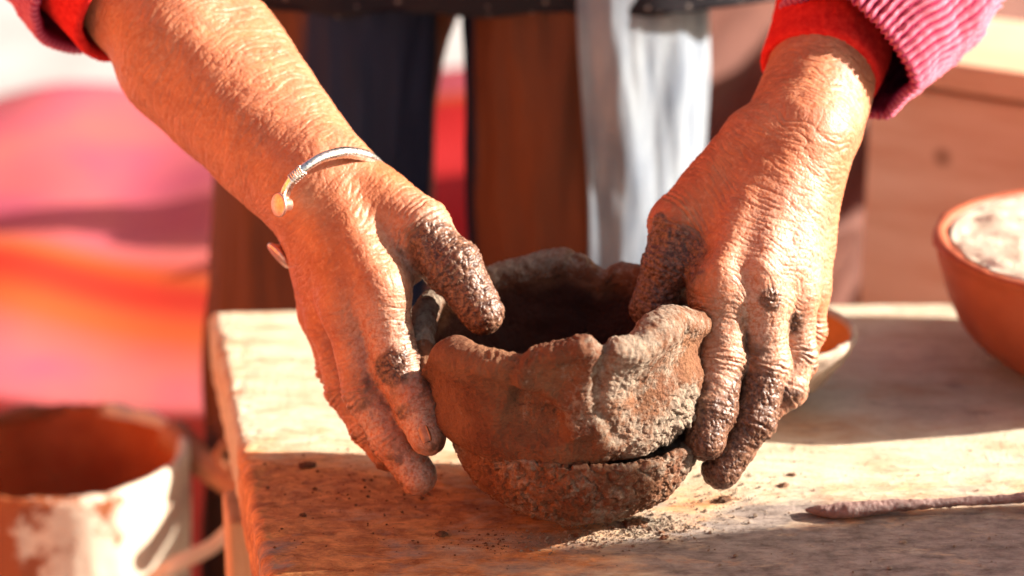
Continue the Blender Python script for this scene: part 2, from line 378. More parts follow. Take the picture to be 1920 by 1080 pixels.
# coarse rest of the body, joined to the same mesh under the sleeves
def direction(a, b): d = np.array(b)-np.array(a); return d/np.linalg.norm(d)
lE = lF2 + direction(lF1, lF2)*.10 + np.array((.01, .03, .02)); rE = rF2 + direction(rF1, rF2)*.09
lS, rS = np.array((-.165, .40, .50)), np.array((.195, .40, .50))
bf = Field(np.eye(3), (-.5, .1, -.78), (.55, .85, .95), .009)
def bc(a, b, r1, r2, k=.03): bf.cap(bf.F, a, b, r1, r2, min(k, .016))
bc(lF2, lE, .034, .040); bc(lE, lS, .042, .05); bc(rF2, rE, .028, .038); bc(rE, rS, .042, .05)
bc((0, .50, .31), (.015, .42, .48), .11, .12); bc(lS, rS, .055, .055); bc((-.06, .50, .27), (.09, .50, .27), .10, .10); bc((-.10, .48, .12), (-.06, .50, .27), .05, .08); bc((.07, .47, .12), (.09, .50, .27), .05, .08)
bc((.015, .36, .52), (.015, .31, .60), .05, .05); bc((.015, .27, .66), (.015, .25, .73), .07, .085)
bc((.015, .185, .66), (.015, .17, .64), .014, .016)
for hx, kx in ((-.10, -.115), (.07, .06)):
    bc((hx, .47, .12), (kx, .45, -.32), .05, .05); bc((kx, .45, -.32), (kx, .50, -.68), .05, .04); bc((kx, .50, -.71), (kx, .36, -.73), .035, .03)
bv, bfc = bf.mesh(); bv = relax(bv, bfc, 2)
V = np.concatenate([lv, rv, bv]); Fc = np.concatenate([lf, rf+len(lv), bfc+len(lv)+len(rv)])
z = np.zeros(len(bv))
person = empty('person', (0, .48, -.75))
tag(person, 'person in pink sweater and dark trousers, hands muddy, pressing the clay bowl on the table', 'person')
mesh_obj('body', V, Fc, SKIN, person, attrs={'mud': np.concatenate([lmud, rmud, z]), 'dust': np.concatenate([ldust, rdust, z])})
# ------------------------------------------------------------------ clay bowl and saucer
BX = .027
def cyl_hit(px, py, r=.071):
    d = ray(px, py); o = CO - np.array([BX, 0, 0]); a = d[0]**2+d[1]**2; b = 2*(o[0]*d[0]+o[1]*d[1]); c = o[0]**2+o[1]**2-r*r
    t = (-b-math.sqrt(max(b*b-4*a*c, 0)))/(2*a); p = o+d*t; return math.atan2(p[1], p[0]), p[2]
rim_px = [(806,690,-.012),(826,648,-.034),(855,640,-.050),(930,658,-.066),(1010,652,-.072),(1085,632,-.074),(1120,641,-.072),(1150,634,-.070),(1190,636,-.062),(1222,600,-.050),
 (1256,572,-.034),(1296,584,-.010),(1300,600,.015),(1285,560,.035),(1215,508,.055),(1160,492,.064),(1128,506,.066),(1100,478,.070),(1055,462,.072),(985,478,.070),(930,494,.066),(914,508,.060),(892,488,.055),(850,520,.042),(800,560,.022),(792,620,.004)]
rp = np.array([P(*q) for q in rim_px]); rp[:,0] -= BX
th = np.arctan2(rp[:,1], rp[:,0]); od = np.argsort(th); th, rr, rz = th[od], np.hypot(rp[od,0], rp[od,1]), rp[od,2]
NT = 880; T = np.linspace(-np.pi, np.pi, NT, endpoint=False)
def per(tq, yq):
    a = np.concatenate([th-2*np.pi, th, th+2*np.pi]); b = np.tile(yq, 3); r = np.interp(T, a, b)
    k = np.exp(-np.linspace(-2, 2, 13)**2); k /= k.sum(); return np.convolve(np.concatenate([r[-6:], r, r[:6]]), k, 'valid')
RR, RZ = per(th, rr), per(th, rz)
prof = []
th_w = .0062 + .0010*np.sin(T*3+1) + .0012*np.sin(T*5) + .0042*np.exp(-((T+.45)/.40)**2) + .0022*np.exp(-((T-1.5)/.6)**2)          # half thickness of the lip

def lerp(a, b, t): return a+(b-a)*t
zb = .0495; RB = .0645 + .0035*np.clip(np.cos(T+2.4), -1, 1)
for s in np.linspace(0, 1, 14): prof.append((lerp(.02, RB-.002, s), lerp(.046, zb-.0012, s)+0*T))
for s in np.linspace(0, 1, 240)[1:]:
    rad = RB + (.0712-RB)*np.sin(min(s/.16, 1)*np.pi/2); 
    r = rad*(1-sstep(.35, 1, s)) + sstep(.35, 1, s)*(RR+th_w)
    if s > .5: r = r - .0035*np.sin((s-.5)/.5*np.pi)
    prof.append((r+0*T, zb + (s**.9)*(RZ-th_w-zb)))
for a in np.linspace(0, np.pi, 26)[1:-1]: prof.append((RR + th_w*np.cos(a)*1.0 - .0*a, RZ - th_w + th_w*np.sin(a)*1.05))
for s in np.linspace(0, 1, 110): 
    r = lerp(RR-th_w, .052+0*T, sstep(0, .8, s)); prof.append((r*(1 if s < .8 else 1-(s-.8)*4.6), lerp(RZ-th_w, .054+0*T, min(s*1.15, 1))))
prof = np.array(prof); NP_ = prof.shape[0]
r2, z2 = prof[:,0,:].T, prof[:,1,:].T; TT = np.repeat(T[:,None], NP_, 1)
base = np.stack([BX + r2*np.cos(TT), r2*np.sin(TT), z2], -1).reshape(-1, 3)
fb = grid_faces(NT, NP_, wrap_u=True); Nb = normals(base, fb)
if Nb.reshape(NT, NP_, 3)[NT//4, 120] @ np.array([math.cos(T[NT//4]), math.sin(T[NT//4]), 0]) < 0: fb = fb[:, ::-1]; Nb = -Nb
pidx = np.tile(np.arange(NP_), NT); outer = (pidx > 13) & (pidx < 275)
A = np.stack([TT.ravel()*.07, z2.ravel()], 1)
def polydist(pts):
    q = [cyl_hit(*p) for p in pts]; q = np.array([[a*.07, b] for a, b in q]); best = np.full(len(A), 9.); side = np.zeros(len(A)); uu = np.zeros(len(A))
    for i in range(len(q)-1):
        ab = q[i+1]-q[i]; t = np.clip((A-q[i])@ab/(ab@ab), 0, 1); dv = A-q[i]-t[:,None]*ab; d = np.hypot(dv[:,0], dv[:,1]); m = d < best
        best[m] = d[m]; side[m] = np.sign(ab[0]*dv[m,1]-ab[1]*dv[m,0]); uu[m] = (i+t[m])/(len(q)-1)
    return best, side, uu
d = .0018*fbm(base*24, 2, 3) + outer*sstep(250, 215, pidx)*(.0058*np.abs(perlin(base*np.array([19, 19, 15]), 57)) - .0016)
wob = perlin(base*120, 9)*.0015
b1, s1, u1 = polydist([(960,715),(1010,735),(1055,775),(1068,840)]); sd = (b1*s1)+wob
d += outer*np.exp(-(b1/.022)**2)*(.0060*np.tanh(sd/.0030))*sstep(0, .12, u1)*sstep(1, .88, u1)
b2, s2, u2 = polydist([(1128,640),(1116,700),(1118,760),(1150,815),(1185,845)]); d -= outer*.0040*np.exp(-((b2+wob)/.0034)**2)*(1-.6*u2)
b2b, _, _ = polydist([(1098,640),(1105,690),(1088,740)]); d += outer*.0022*np.exp(-(b2b/.006)**2)
b3, _, _ = polydist([(1190,680),(1250,640)]); b6, _, _ = polydist([(1030,700),(1090,780),(1100,850)]); d -= outer*.0032*np.exp(-(b6/.008)**2); b7, _, _ = polydist([(1200,760),(1160,800)]); d -= outer*.0024*np.exp(-(b7/.008)**2); d += outer*.0032*np.exp(-(b3/.014)**2)
b4, _, _ = polydist([(860,660),(930,780)]); d += outer*.0020*np.exp(-(b4/.018)**2)
b8, _, _ = polydist([(1215,735),(1285,700)]); d -= outer*.0030*np.exp(-(b8/.009)**2); b5, _, _ = polydist([(985,650),(1000,690)]); d -= outer*.0022*np.exp(-(b5/.008)**2)
inn = (pidx >= 285)
d += inn*.0028*fbm(base*60, 2, 14)
grain = fbm(base*420, 3, 17)*.00036; crk = np.clip(1-np.abs(fbm(base*np.array([85, 85, 105]), 4, 19))*5, 0, 1); crm = sstep(.1, .6, perlin(base*45, 23)+.2)
d += grain*1.3 - .0006*crk*crm - .0014*np.clip(-perlin(base*330, 29)-.3, 0, 1) + .00035*np.clip(fbm(base*150, 4, 39), -.5, 1)
# ragged crumbly zone low on the right
cz = np.exp(-(np.linalg.norm(base-P(1262,790,-.035), axis=1)/.022)**4); d += cz*(.0022*fbm(base*210, 3, 33) - .0020*np.clip(ridged(base*170, 35), 0, 1)**4)
lipm = np.exp(-((pidx-264)/22.)**2); d += lipm*(.0005*fbm(base*140, 3, 37) + .0005*np.clip(fbm(base*420, 2, 38), 0, 1))
dry_lit = .12 + .08*sstep(-1.9, -1.3, TT.ravel())*outer + .20*outer*np.exp(-(((b2/.024))**2)) + .14*outer*np.exp(-(b3/.026)**2) + .15*lipm*(TT.ravel() > -1.2) + .38*fbm(base*30, 5, 41) + .9*cz + .30*lipm*sstep(.3, .9, TT.ravel())  # dry clay mottling, plus light painted on the front right and back rim
dry_lit[inn] = -1.0; dry_lit -= .5*((TT.ravel() < -1.9) & (TT.ravel() > -3.1)) 
mesh_obj('clay_bowl', base + Nb*d[:,None], fb, CLAY, attrs={'dry_lit': np.clip(dry_lit, 0, 1), 'inner_shade': sstep(281, 300, pidx+8*perlin(base*60, 77))})
tag(bpy.data.objects['clay_bowl'], 'unfired hand-pinched clay bowl with folded uneven rim, between the two hands', 'bowl')
# saucer
pf = []
for s in np.linspace(0, 1, 150):
    a = s*np.pi/2; pf.append((.0005+.0625*np.sin(a)**.9, .0435*(1-np.cos(a))**1.0 if s < 1 else .0435))
for a in np.linspace(0, np.pi, 14)[1:-1]: pf.append((.0625-.003+.004*np.cos(a), .0435+.0028*np.sin(a)))
for s in np.linspace(0, 1, 30): pf.append((lerp(.0555, .001, s), lerp(.0435, .020, s)))
pf = np.array(pf); NPs = len(pf); NTs = 800; Ts = np.linspace(-np.pi, np.pi, NTs, endpoint=False); TT = np.repeat(Ts[:,None], NPs, 1)
SX, SY = .032, -.009
base = np.stack([SX+pf[:,0]*np.cos(TT), SY+pf[:,0]*np.sin(TT), pf[:,1]+0*TT], -1); base[...,2] *= (1 - .10*np.sin(TT) - .08*np.cos(TT))
base = base.reshape(-1, 3); fs = grid_faces(NTs, NPs, wrap_u=True); Ns = normals(base, fs)
k = (NTs//4)*NPs+100
if Ns[k]@np.array([math.cos(Ts[NTs//4]), math.sin(Ts[NTs//4]), 0]) < 0: fs = fs[:, ::-1]; Ns = -Ns
pi2 = np.tile(np.arange(NPs), NTs); up = sstep(10, 60, pi2)
d = up*(.0013*fbm(base*90, 3, 101) - .0016*np.clip(1-np.abs(fbm(base*np.array([95, 95, 130]), 4, 103))*4, 0, 1) + .0007*fbm(base*330, 3, 105) - .0016*np.clip(-perlin(base*230, 107)-.2, 0, 1))
dry_lit = .35 + .35*fbm(base*40, 3, 111) + .5*sstep(-.9, .2, TT.ravel())*(TT.ravel() < 1.5)
b = base + Ns*d[:,None]; b[:,2] = np.maximum(b[:,2]+.0008, .0006)
mesh_obj('clay_saucer', b, fs, CLAY, attrs={'dry_lit': np.clip(dry_lit, 0, 1)})
tag(bpy.data.objects['clay_saucer'], 'rough cracked round saucer mould on the table right under the clay bowl', 'saucer')
# ------------------------------------------------------------------ table
tA, tB = Pz(402, 582), Pz(508, 1080); tC = Pz(1850, 566)
eL = (tB-tA)[:2]; eL /= np.linalg.norm(eL); eF = (tC-tA)[:2]; eF /= np.linalg.norm(eF)
nu, nv = 760, 520; Rr = .007; hid = .034
qs = np.concatenate([np.linspace(-(Rr*np.pi/2+hid), 0, 40), np.linspace(0, .62, nu-80)[1:], np.linspace(.62, .95, 42)[1:]])
ps = np.concatenate([np.linspace(-(Rr*np.pi/2+hid), 0, 40), np.linspace(0, .42, nv-60)[1:], np.linspace(.42, .50, 22)[1:]])
def wrapc(q):
    ang = np.clip(-q/Rr, 0, np.pi/2); off = np.where(q < 0, -Rr*np.sin(ang), q); zz = np.where(q < 0, -Rr*(1-np.cos(ang)), 0) - np.clip(-q-Rr*np.pi/2, 0, None); return off, zz
ox, zx = wrapc(qs); oy, zy = wrapc(ps)
Q, Pp = np.meshgrid(ox, oy, indexing='ij'); ZX, ZY = np.meshgrid(zx, zy, indexing='ij')
orig = tA[:2] + (eL+eF)*Rr*.5
XY = orig + Q[...,None]*eF + Pp[...,None]*eL; Zz = np.minimum(ZX, ZY)*1.0
tv = np.concatenate([XY, Zz[...,None]], -1).reshape(-1, 3); tf = grid_faces(len(qs), len(ps))
Nt = normals(tv, tf)
if Nt[(len(qs)//2)*len(ps)+len(ps)//2, 2] < 0: tf = tf[:, ::-1]; Nt = -Nt
st = np.array([1., 3.2, 1.])
edge = np.exp(-(np.clip(Q, 0, 9).ravel()/.012)**2)
d = .0003*fbm(tv*np.array([14, 40, 14]), 3, 201) + .00025*fbm(tv*np.array([60, 200, 60]), 3, 203) + .0007*np.clip(perlin(tv*260, 205)-.28, 0, 1) + .0006*edge*fbm(tv*np.array([60, 60, 60]), 3, 207) - .0014*edge*np.clip(perlin(tv*110, 209), 0, 1)
# slurry ridges scraped by the tool and the crumbs' grit
gr = np.clip(perlin(tv*np.array([9, 22, 9]), 211)-.05, 0, 1)*2; d += gr*.0006*np.clip(fbm(tv*330, 2, 213), 0, 1)
d -= .0003
rt = np.exp(-(np.linalg.norm((tv-np.array([.03, -.03, 0]))[:, :2], axis=1)/.05)**2); d = d*(1-.6*rt)
d = np.minimum(d, .0009)
table = empty('work_table', (.3, .05, -.75))
tag(table, 'weathered wooden work table smeared with dried clay, carrying the bowls', 'table')
tt = mesh_obj('tabletop', tv + Nt*d[:,None], tf, TABLE, table)
def box(name, c, s, mat, parent=None, rot=0, bev=.004, tilt=0, amp=0.0):
    import bmesh
    bm = bmesh.new(); bmesh.ops.create_cube(bm, size=1)
    bmesh.ops.scale(bm, vec=s, verts=bm.verts); bmesh.ops.bevel(bm, geom=list(bm.edges), offset=bev, segments=3, affect='EDGES', profile=.6)
    if amp:
        bmesh.ops.subdivide_edges(bm, edges=[e for e in bm.edges if e.calc_length() > min(s)*1.5], cuts=8, use_grid_fill=True)
    me = bpy.data.meshes.new(name); bm.to_mesh(me); bm.free(); me.materials.append(mat)
    for p in me.polygons: p.use_smooth = False
    o = bpy.data.objects.new(name, me); link(o)
    mt = Matrix.Translation(Vector(c)) @ Matrix.Rotation(rot, 4, 'Z') @ Matrix.Rotation(tilt, 4, 'Y')
    me.transform(mt)
    if parent is not None:
        me.transform(Matrix.Translation(-Vector(parent.location))); o.parent = parent
    return o
# mesh_obj parents keep world coordinates by subtracting the parent's position, so do the same for boxes
yaw = math.atan2(-eL[0], -eL[1])
lp = Pz(462, 900, -.05)
for c in ((lp[0]+.012, lp[1]-.02, -.40), (.62, -.17, -.40), (.55, .22, -.40), (-.125, .215, -.40)):
    box('leg', c, (.045, .045, .69), WOOD, table, -yaw)
box('apron', (.22, -.185, -.085), (.76, .022, .07), WOOD, table, 0)
# ------------------------------------------------------------------ generic lathe / tube
def lathe(profile, c, n=96, nscale=30, amp=0, seed=0, amp2=0, ns2=200, ell=1.0, tilt=None):
    pr = np.array(profile); T_ = np.linspace(-np.pi, np.pi, n, endpoint=False); TT = np.repeat(T_[:,None], len(pr), 1)
    b = np.stack([pr[:,0]*np.cos(TT), pr[:,0]*np.sin(TT)*ell, pr[:,1]+0*TT], -1).reshape(-1, 3); f = grid_faces(n, len(pr), wrap_u=True)[:, ::-1].copy()
    N = normals(b, f)
    if (N*np.c_[b[:, :2], np.zeros(len(b))])[np.argmax(np.hypot(b[:,0], b[:,1]))].sum() < 0: f = f[:, ::-1]; N = -N
    if amp: b = b + N*(amp*fbm(b*nscale, 3, seed))[:,None]
    if amp2: b = b + N*(amp2*fbm(b*ns2, 3, seed+9))[:,None]
    if tilt: b = b@np.array(Matrix.Rotation(tilt[0], 3, tilt[1])).T
    return b+np.array(c), f
def resample(pts, n):
    pts = np.array(pts, float); L = np.r_[0, np.cumsum(np.linalg.norm(np.diff(pts, axis=0), axis=1))]; t = np.linspace(0, L[-1], n)
    out = np.stack([np.interp(t, L, pts[:,k]) for k in range(pts.shape[1])], 1)
    for _ in range(max(n//14, 1)): out[1:-1] = .25*out[:-2]+.5*out[1:-1]+.25*out[2:]
    return out
def tube(pts, radii, n=24, seg=40, closed_ends=True, flat=1.0, flatdir=None):
    pr = resample(np.c_[np.array(pts, float), np.array(radii, float)], seg); p, r = pr[:, :3], pr[:,3]
    tg = np.gradient(p, axis=0); tg /= np.linalg.norm(tg, axis=1)[:,None]
    up = np.array(flatdir if flatdir is not None else (0.13, .3, 1.)); a = np.cross(tg, up); a /= np.linalg.norm(a, axis=1)[:,None]; b = np.cross(a, tg)
    ph = np.linspace(0, 2*np.pi, n, endpoint=False)
    ring = (a[:,None]*np.cos(ph)[None,:,None] + b[:,None]*np.sin(ph)[None,:,None]*flat)*r[:,None,None] + p[:,None]
    v = ring.reshape(-1, 3); f = grid_faces(seg, n, wrap_v=True)
    if closed_ends:
        c0, c1 = len(v), len(v)+1; v = np.concatenate([v, [p[0]-tg[0]*r[0]*.3, p[-1]+tg[-1]*r[-1]*.3]])
        j = np.arange(n); k = (j+1) % n
        f = np.concatenate([f, np.stack([0*j+c0, 0*j+c0, j, k], 1)[:, 1:][:, [0,1,2,2]], np.stack([0*j+c1, (seg-1)*n+k, (seg-1)*n+j, (seg-1)*n+j], 1)])
        fl = [tuple(q) if q[3] != q[2] else tuple(q[:3]) for q in f.tolist()]
        return v, fl
    return v, f
# ------------------------------------------------------------------ bangle
ax = direction(lF1, lW); 
def bangle():
    br = empty('bangle', tuple(P(600,330,.05)))
    c = P(610,385,.050)
    # ring points: front knob, over the wrist, behind, and round to the second knob
    pts = [P(532,380,.018), P(536,352,.016), P(560,322,.014), P(600,295,.022), P(645,284,.032), P(690,292,.046), P(722,322,.064), P(728,360,.086), P(700,410,.100), P(650,450,.104), P(600,475,.094), P(565,480,.072), P(546,474,.052)]
    v, f = tube(pts, [.0025]*4+[.0031]*5+[.0026]*4, 14, 120); mesh_obj('band', v, f, METAL, br)
    rg = []
    for k in range(6):
        t = k/5*.6; q = P(lerp(548, 580, t), lerp(336, 308, t), .0145); rg.append(q)
    vs, fsx = [], []; o = 0
    for i, q in enumerate(rg):
        dd = direction(P(548,336,.0145), P(580,308,.0145)); a_ = np.cross(dd, (0,0,1)); a_ /= np.linalg.norm(a_); b_ = np.cross(a_, dd)
        n1, n2 = 16, 6
        A_, B_ = np.meshgrid(np.linspace(0, 2*np.pi, n1, endpoint=False), np.linspace(0, 2*np.pi, n2, endpoint=False), indexing='ij')
        rr_ = .0028+.0004*np.cos(B_); vv = q + rr_[...,None]*(np.cos(A_)[...,None]*a_+np.sin(A_)[...,None]*b_) + (.0006*np.sin(B_))[...,None]*dd
        vs.append(vv.reshape(-1, 3)); fsx.append(grid_faces(n1, n2, True, True)+o); o += n1*n2
    mesh_obj('wound_wire', np.concatenate(vs), np.concatenate(fsx), METAL, br)
    for (p, dr) in ((P(528,384,.013), (-.75, -.62, .15)), (P(529,474,.046), (-.72, -.42, -.55))):
        dr = np.array(dr)/np.linalg.norm(dr); b_, f_ = lathe([(.0001,-.005),(.0030,-.005),(.0032,-.001),(.0056,.0005),(.0062,.0013),(.0060,.0022),(.0054,.0026),(.0001,.0027)], (0,0,0), 40)
        q = Vector((0,0,1)).rotation_difference(Vector(dr)).to_matrix(); b_ = b_*(1 if p[1] < .03 else 1.35)@np.array(q).T + p
        mesh_obj('end_cap', b_, f_, COPPER, br)
    tag(br, 'thin silver open bangle with flat round end caps worn on the wrist', 'bangle')
bangle()
# fingernails
def nail(px, py, y, wid, ln, finger_dir, out):
    c = P(px, py, y); fd = direction((0,0,0), finger_dir); n = np.array(out, float); n -= fd*(n@fd); n /= np.linalg.norm(n); s = np.cross(n, fd)
    A_, B_ = np.meshgrid(np.linspace(-1, 1, 15), np.linspace(-1, 1, 15), indexing='ij')
    wv = wid*np.sqrt(np.clip(1-(np.abs(B_)**3)*.8, 0, 1)); h = -.0026*A_**2 - .0008*B_**2
    top = c + s*(A_*wv)[...,None] + fd*(B_*ln)[...,None] + n*h[...,None]; bot = top - n*.0012
    v = np.concatenate([top.reshape(-1,3), bot.reshape(-1,3)]); f = grid_faces(15, 15); f2 = f[:, ::-1]+225
    idx = np.arange(225).reshape(15,15); ring = np.concatenate([idx[:-1,0], idx[-1,:-1], idx[:0:-1,-1], idx[0,:0:-1]]); r2_ = np.roll(ring, -1)
    mesh_obj('fingernail', v, np.concatenate([f, f2, np.stack([ring, r2_, r2_+225, ring+225], 1)]), NAIL, person)
nail(787, 813, -.0353, .0036, .0054, left_f[0][0][3]-left_f[0][0][2], (-.75, -.75, .25))
# nail(1322, 838, -.0390, .0050, .0062, right_f[0][0][3]-right_f[0][0][2], (.15, -.9, .35))
# ------------------------------------------------------------------ clothing
RED = mat_simple('red_fleece', (.50, .010, .010), (.66, .03, .02), 300, .95, 700, .8, .0012, .1)
def mat_knit():
    m = M('pink_rib_knit', .9, .15); m.color(m.mix(m.attr('rib'), (.26, .008, .050), (.66, .19, .25)))  # grooves painted darker and rib tops lighter to imitate shading
    m.add_bump(m.noise(900, 4, .8), .9, .0009); return m.m
KNIT = mat_knit()
def sleeve(name, pts, radii, mat, ribs=0, rib_amp=.0, fold=.004, seed=1, n=360, seg=260, thick=.004, lipr=.003, squash=1.0, sq_ang=0.0, mouth_tilt=None, rib_period=.0042):
    """open tube that starts at its mouth; pts[0] is the mouth centre"""
    pr = resample(np.c_[np.array(pts, float), np.array(radii, float)], seg); p, r = pr[:, :3], pr[:,3]
    tg = np.gradient(p, axis=0); tg /= np.linalg.norm(tg, axis=1)[:,None]
    up = np.array((0.13, .3, 1.)); a = np.cross(tg, up); a /= np.linalg.norm(a, axis=1)[:,None]; b = np.cross(a, tg)
    ph = np.linspace(0, 2*np.pi, n, endpoint=False); L = np.r_[0, np.cumsum(np.linalg.norm(np.diff(p, axis=0), axis=1))]
    C_, S_ = np.cos(ph), np.sin(ph)
    e = a[:,None]*C_[None,:,None] + b[:,None]*S_[None,:,None]
    flat = p[:,None]+e*r[:,None,None]; fo = fold*fbm((flat.reshape(-1,3))*np.array([22,22,22]), 3, seed).reshape(seg, n)
    sq = 1 + (squash-1)*np.cos(ph-sq_ang)**2
    rad = r[:,None]*sq[None] + fo
    rib = np.zeros((seg, n))
    if ribs:
        w = .5+.5*np.cos(ph*ribs)[None]; kn = .5+.5*np.cos(2*np.pi*L/.0021)[:,None]; rib = (w**.8)*(.72+.28*kn); rad = rad + rib_amp*rib
    outr = p[:,None]+e*rad[...,None]
    rl = [ (p[0][None]+e[0]*(rad[0]-thick/2+thick/2*math.cos(t_))[:,None] - tg[0]*thick*.6*math.sin(t_)) for t_ in np.linspace(0, math.pi, 7)[1:-1]]
    inr = p[:,None]+e*(rad-thick)[...,None]
    allr = np.concatenate([inr[:seg//2][::-1], np.array(rl)[::-1], outr]); ribs_a = np.concatenate([rib[:seg//2][::-1]*.3, np.tile(rib[0]*.7, (5,1)), rib])
    v = allr.reshape(-1, 3); f = grid_faces(len(allr), n, wrap_v=True); N = normals(v, f)
    if mouth_tilt is not None: pass
    v = v + N*(.0004*fbm(v*600, 2, seed+3))[:,None]
    return mesh_obj(name, v, f, mat, person, attrs={'rib': ribs_a.ravel()})
rm = P(1540,128,.115); dr_ = direction(rF2, rW)
sleeve('red_cuff', [rm, rm-dr_*.03, rm-dr_*.09, rE, rE*.5+rS*.5], [.0325,.0330,.038,.050,.055], RED, fold=.002, seed=5, thick=.006, n=240, seg=120)
rm2 = P(1585,98,.118)
sleeve('sweater_sleeve', [rm2, rm2-dr_*.02+np.array((.008,0,0)), rm2-dr_*.06+np.array((.016,.0,.0)), rE+np.array((.01,0,0)), rE*.5+rS*.5, rS, (.13,.40,.50)], [.041,.045,.056,.062,.065,.07,.05], KNIT, ribs=58, rib_amp=.0026, fold=.006, seed=8, n=780, seg=300, thick=.005)
lm = P(262,0,.145); dl_ = direction(lF2, lF1)
sleeve('red_cuff', [lm, lm-dl_*.03, lm-dl_*.08, lE, lE*.5+lS*.5], [.0425,.043,.046,.054,.056], RED, fold=.0015, seed=15, thick=.006, n=240, seg=120)
lm2 = P(215,-45,.160)
sleeve('sweater_sleeve', [lm2, lm2-dl_*.03, lm2-dl_*.07, lE, lE*.5+lS*.5, lS, (-.10,.40,.50)], [.050,.053,.056,.062,.065,.07,.05], KNIT, ribs=78, rib_amp=.0022, fold=.004, seed=18, n=400, seg=160, thick=.005)
def mat_trousers():
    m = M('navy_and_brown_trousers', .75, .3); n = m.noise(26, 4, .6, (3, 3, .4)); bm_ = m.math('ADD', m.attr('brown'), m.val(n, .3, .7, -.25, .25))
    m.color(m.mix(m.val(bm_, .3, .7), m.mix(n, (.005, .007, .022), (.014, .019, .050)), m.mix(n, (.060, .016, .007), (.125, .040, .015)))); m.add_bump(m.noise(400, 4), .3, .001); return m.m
VELVET = mat_trousers()
def leg_tube(name, cx_t, w_t, cx_b, w_b, y, seed):
    t_, b_ = P(cx_t, 0, y), P(cx_b, 560, y); s = (y-CAMY)/F_PX/cp
    rt, rb = w_t/2*s, w_b/2*s; dz = t_-b_; pts = [b_-dz*2.9, b_-dz*1.5, b_, t_, t_+dz*.7]; 
    pts[0][0] = b_[0]; pts[4][0] = t_[0]; rad = [.065, .075, rb, rt, .10]
    pr = resample(np.c_[np.array(pts), rad], 200); n = 160; ph = np.linspace(0, 2*np.pi, n, endpoint=False)
    v = pr[:,None,:3] + np.stack([np.cos(ph), np.sin(ph), 0*ph], 1)[None]*pr[:,None,3:4]
    v = v.reshape(-1, 3); f = grid_faces(200, n, wrap_v=True); N = normals(v, f)
    q = v-np.array(person.location); v = v + N*(.006*fbm(v*np.array([16,16,4]), 3, seed)+.003*fbm(v*np.array([50,50,10]), 2, seed+4))[:,None]
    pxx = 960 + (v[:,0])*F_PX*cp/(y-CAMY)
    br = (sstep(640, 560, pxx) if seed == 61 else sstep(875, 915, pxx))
    return mesh_obj(name, v, f, VELVET, person, attrs={'brown': br})
tl = leg_tube('trouser_leg', 615, 410, 590, 410, .44, 61); tr = leg_tube('trouser_leg', 1080, 410, 1078, 400, .43, 62)
GREY = mat_simple('grey_lit_side', (.09, .11, .15), (.28, .31, .34), 9, .85, 300, .4, .001, .2, stretch=(3,3,.6))
# pale panel added to paint the sunlit right side of the far leg
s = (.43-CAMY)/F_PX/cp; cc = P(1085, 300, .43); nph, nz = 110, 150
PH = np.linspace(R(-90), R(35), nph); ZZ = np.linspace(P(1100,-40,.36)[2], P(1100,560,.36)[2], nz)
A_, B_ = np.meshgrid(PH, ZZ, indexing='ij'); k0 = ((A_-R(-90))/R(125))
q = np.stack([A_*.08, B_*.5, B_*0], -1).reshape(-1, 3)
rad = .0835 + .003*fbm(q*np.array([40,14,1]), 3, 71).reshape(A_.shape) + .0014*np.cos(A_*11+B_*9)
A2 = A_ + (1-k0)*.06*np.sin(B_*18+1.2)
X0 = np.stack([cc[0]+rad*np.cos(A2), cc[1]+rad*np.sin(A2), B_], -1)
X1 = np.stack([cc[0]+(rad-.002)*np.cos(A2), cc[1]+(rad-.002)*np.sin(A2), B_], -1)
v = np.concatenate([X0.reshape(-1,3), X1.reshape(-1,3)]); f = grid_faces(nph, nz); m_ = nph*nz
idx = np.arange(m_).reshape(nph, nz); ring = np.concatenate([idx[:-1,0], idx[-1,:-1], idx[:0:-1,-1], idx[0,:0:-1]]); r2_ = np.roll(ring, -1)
mesh_obj('lit_side_panel', v, np.concatenate([f, f[:, ::-1]+m_, np.stack([r2_, ring, ring+m_, r2_+m_], 1)]), GREY, person)
def mat_dots():
    m = M('dotted_dark_jacket', .85, .2); m.color(m.mix(m.val(m.vor(120), .14, .22), (.16, .13, .12), (.012, .010, .014))); m.add_bump(m.noise(300, 4), .3, .001); return m.m
JACK = mat_dots()
jf = Field(np.eye(3), (-.30, .2, .1), (.34, .75, .75), .010)
def jc(a, b, r1, r2): jf.cap(jf.F, a, b, r1, r2, .016)
jc((-.105, .47, .215), (.10, .47, .215), .105, .105); jc((-.115, .46, .165), (.095, .46, .165), .105, .105); jc((0, .49, .22), (.015, .42, .48), .15, .14); jc(lS, rS, .065, .065)
jv, jfc = jf.mesh(); jv = relax(jv, jfc, 3); zc = P(960, 22, .36)[2]; jv[:,2] = np.maximum(jv[:,2], zc + .004*perlin(jv*30, 5)*0)
mesh_obj('jacket', jv + normals(jv, jfc)*(.006*fbm(jv*18, 3, 5))[:,None], jfc, JACK, person)
HAIR = mat_simple('dark_hair', (.015, .012, .01), (.04, .03, .025), 200, .5, 500, .5, .002)
hf = Field(np.eye(3), (-.14, .1, .55), (.17, .45, .9), .008); hf.cap(hf.F, (.015, .285, .70), (.015, .262, .745), .085, .090, .01); hv, hfc = hf.mesh(); mesh_obj('hair', hv, hfc, HAIR, person)
SHOE = mat_simple('dark_shoes', (.02,.018,.017), (.05,.04,.035), 60, .6)
for kx in (-.115, .06):
    v, f = tube([(kx,.56,-.722),(kx,.48,-.722),(kx,.36,-.735),(kx,.31,-.738)], [.022,.037,.034,.020], 20, 30); v[:,2] = np.maximum(v[:,2], -.7495); mesh_obj('shoe', v, f, SHOE, person)
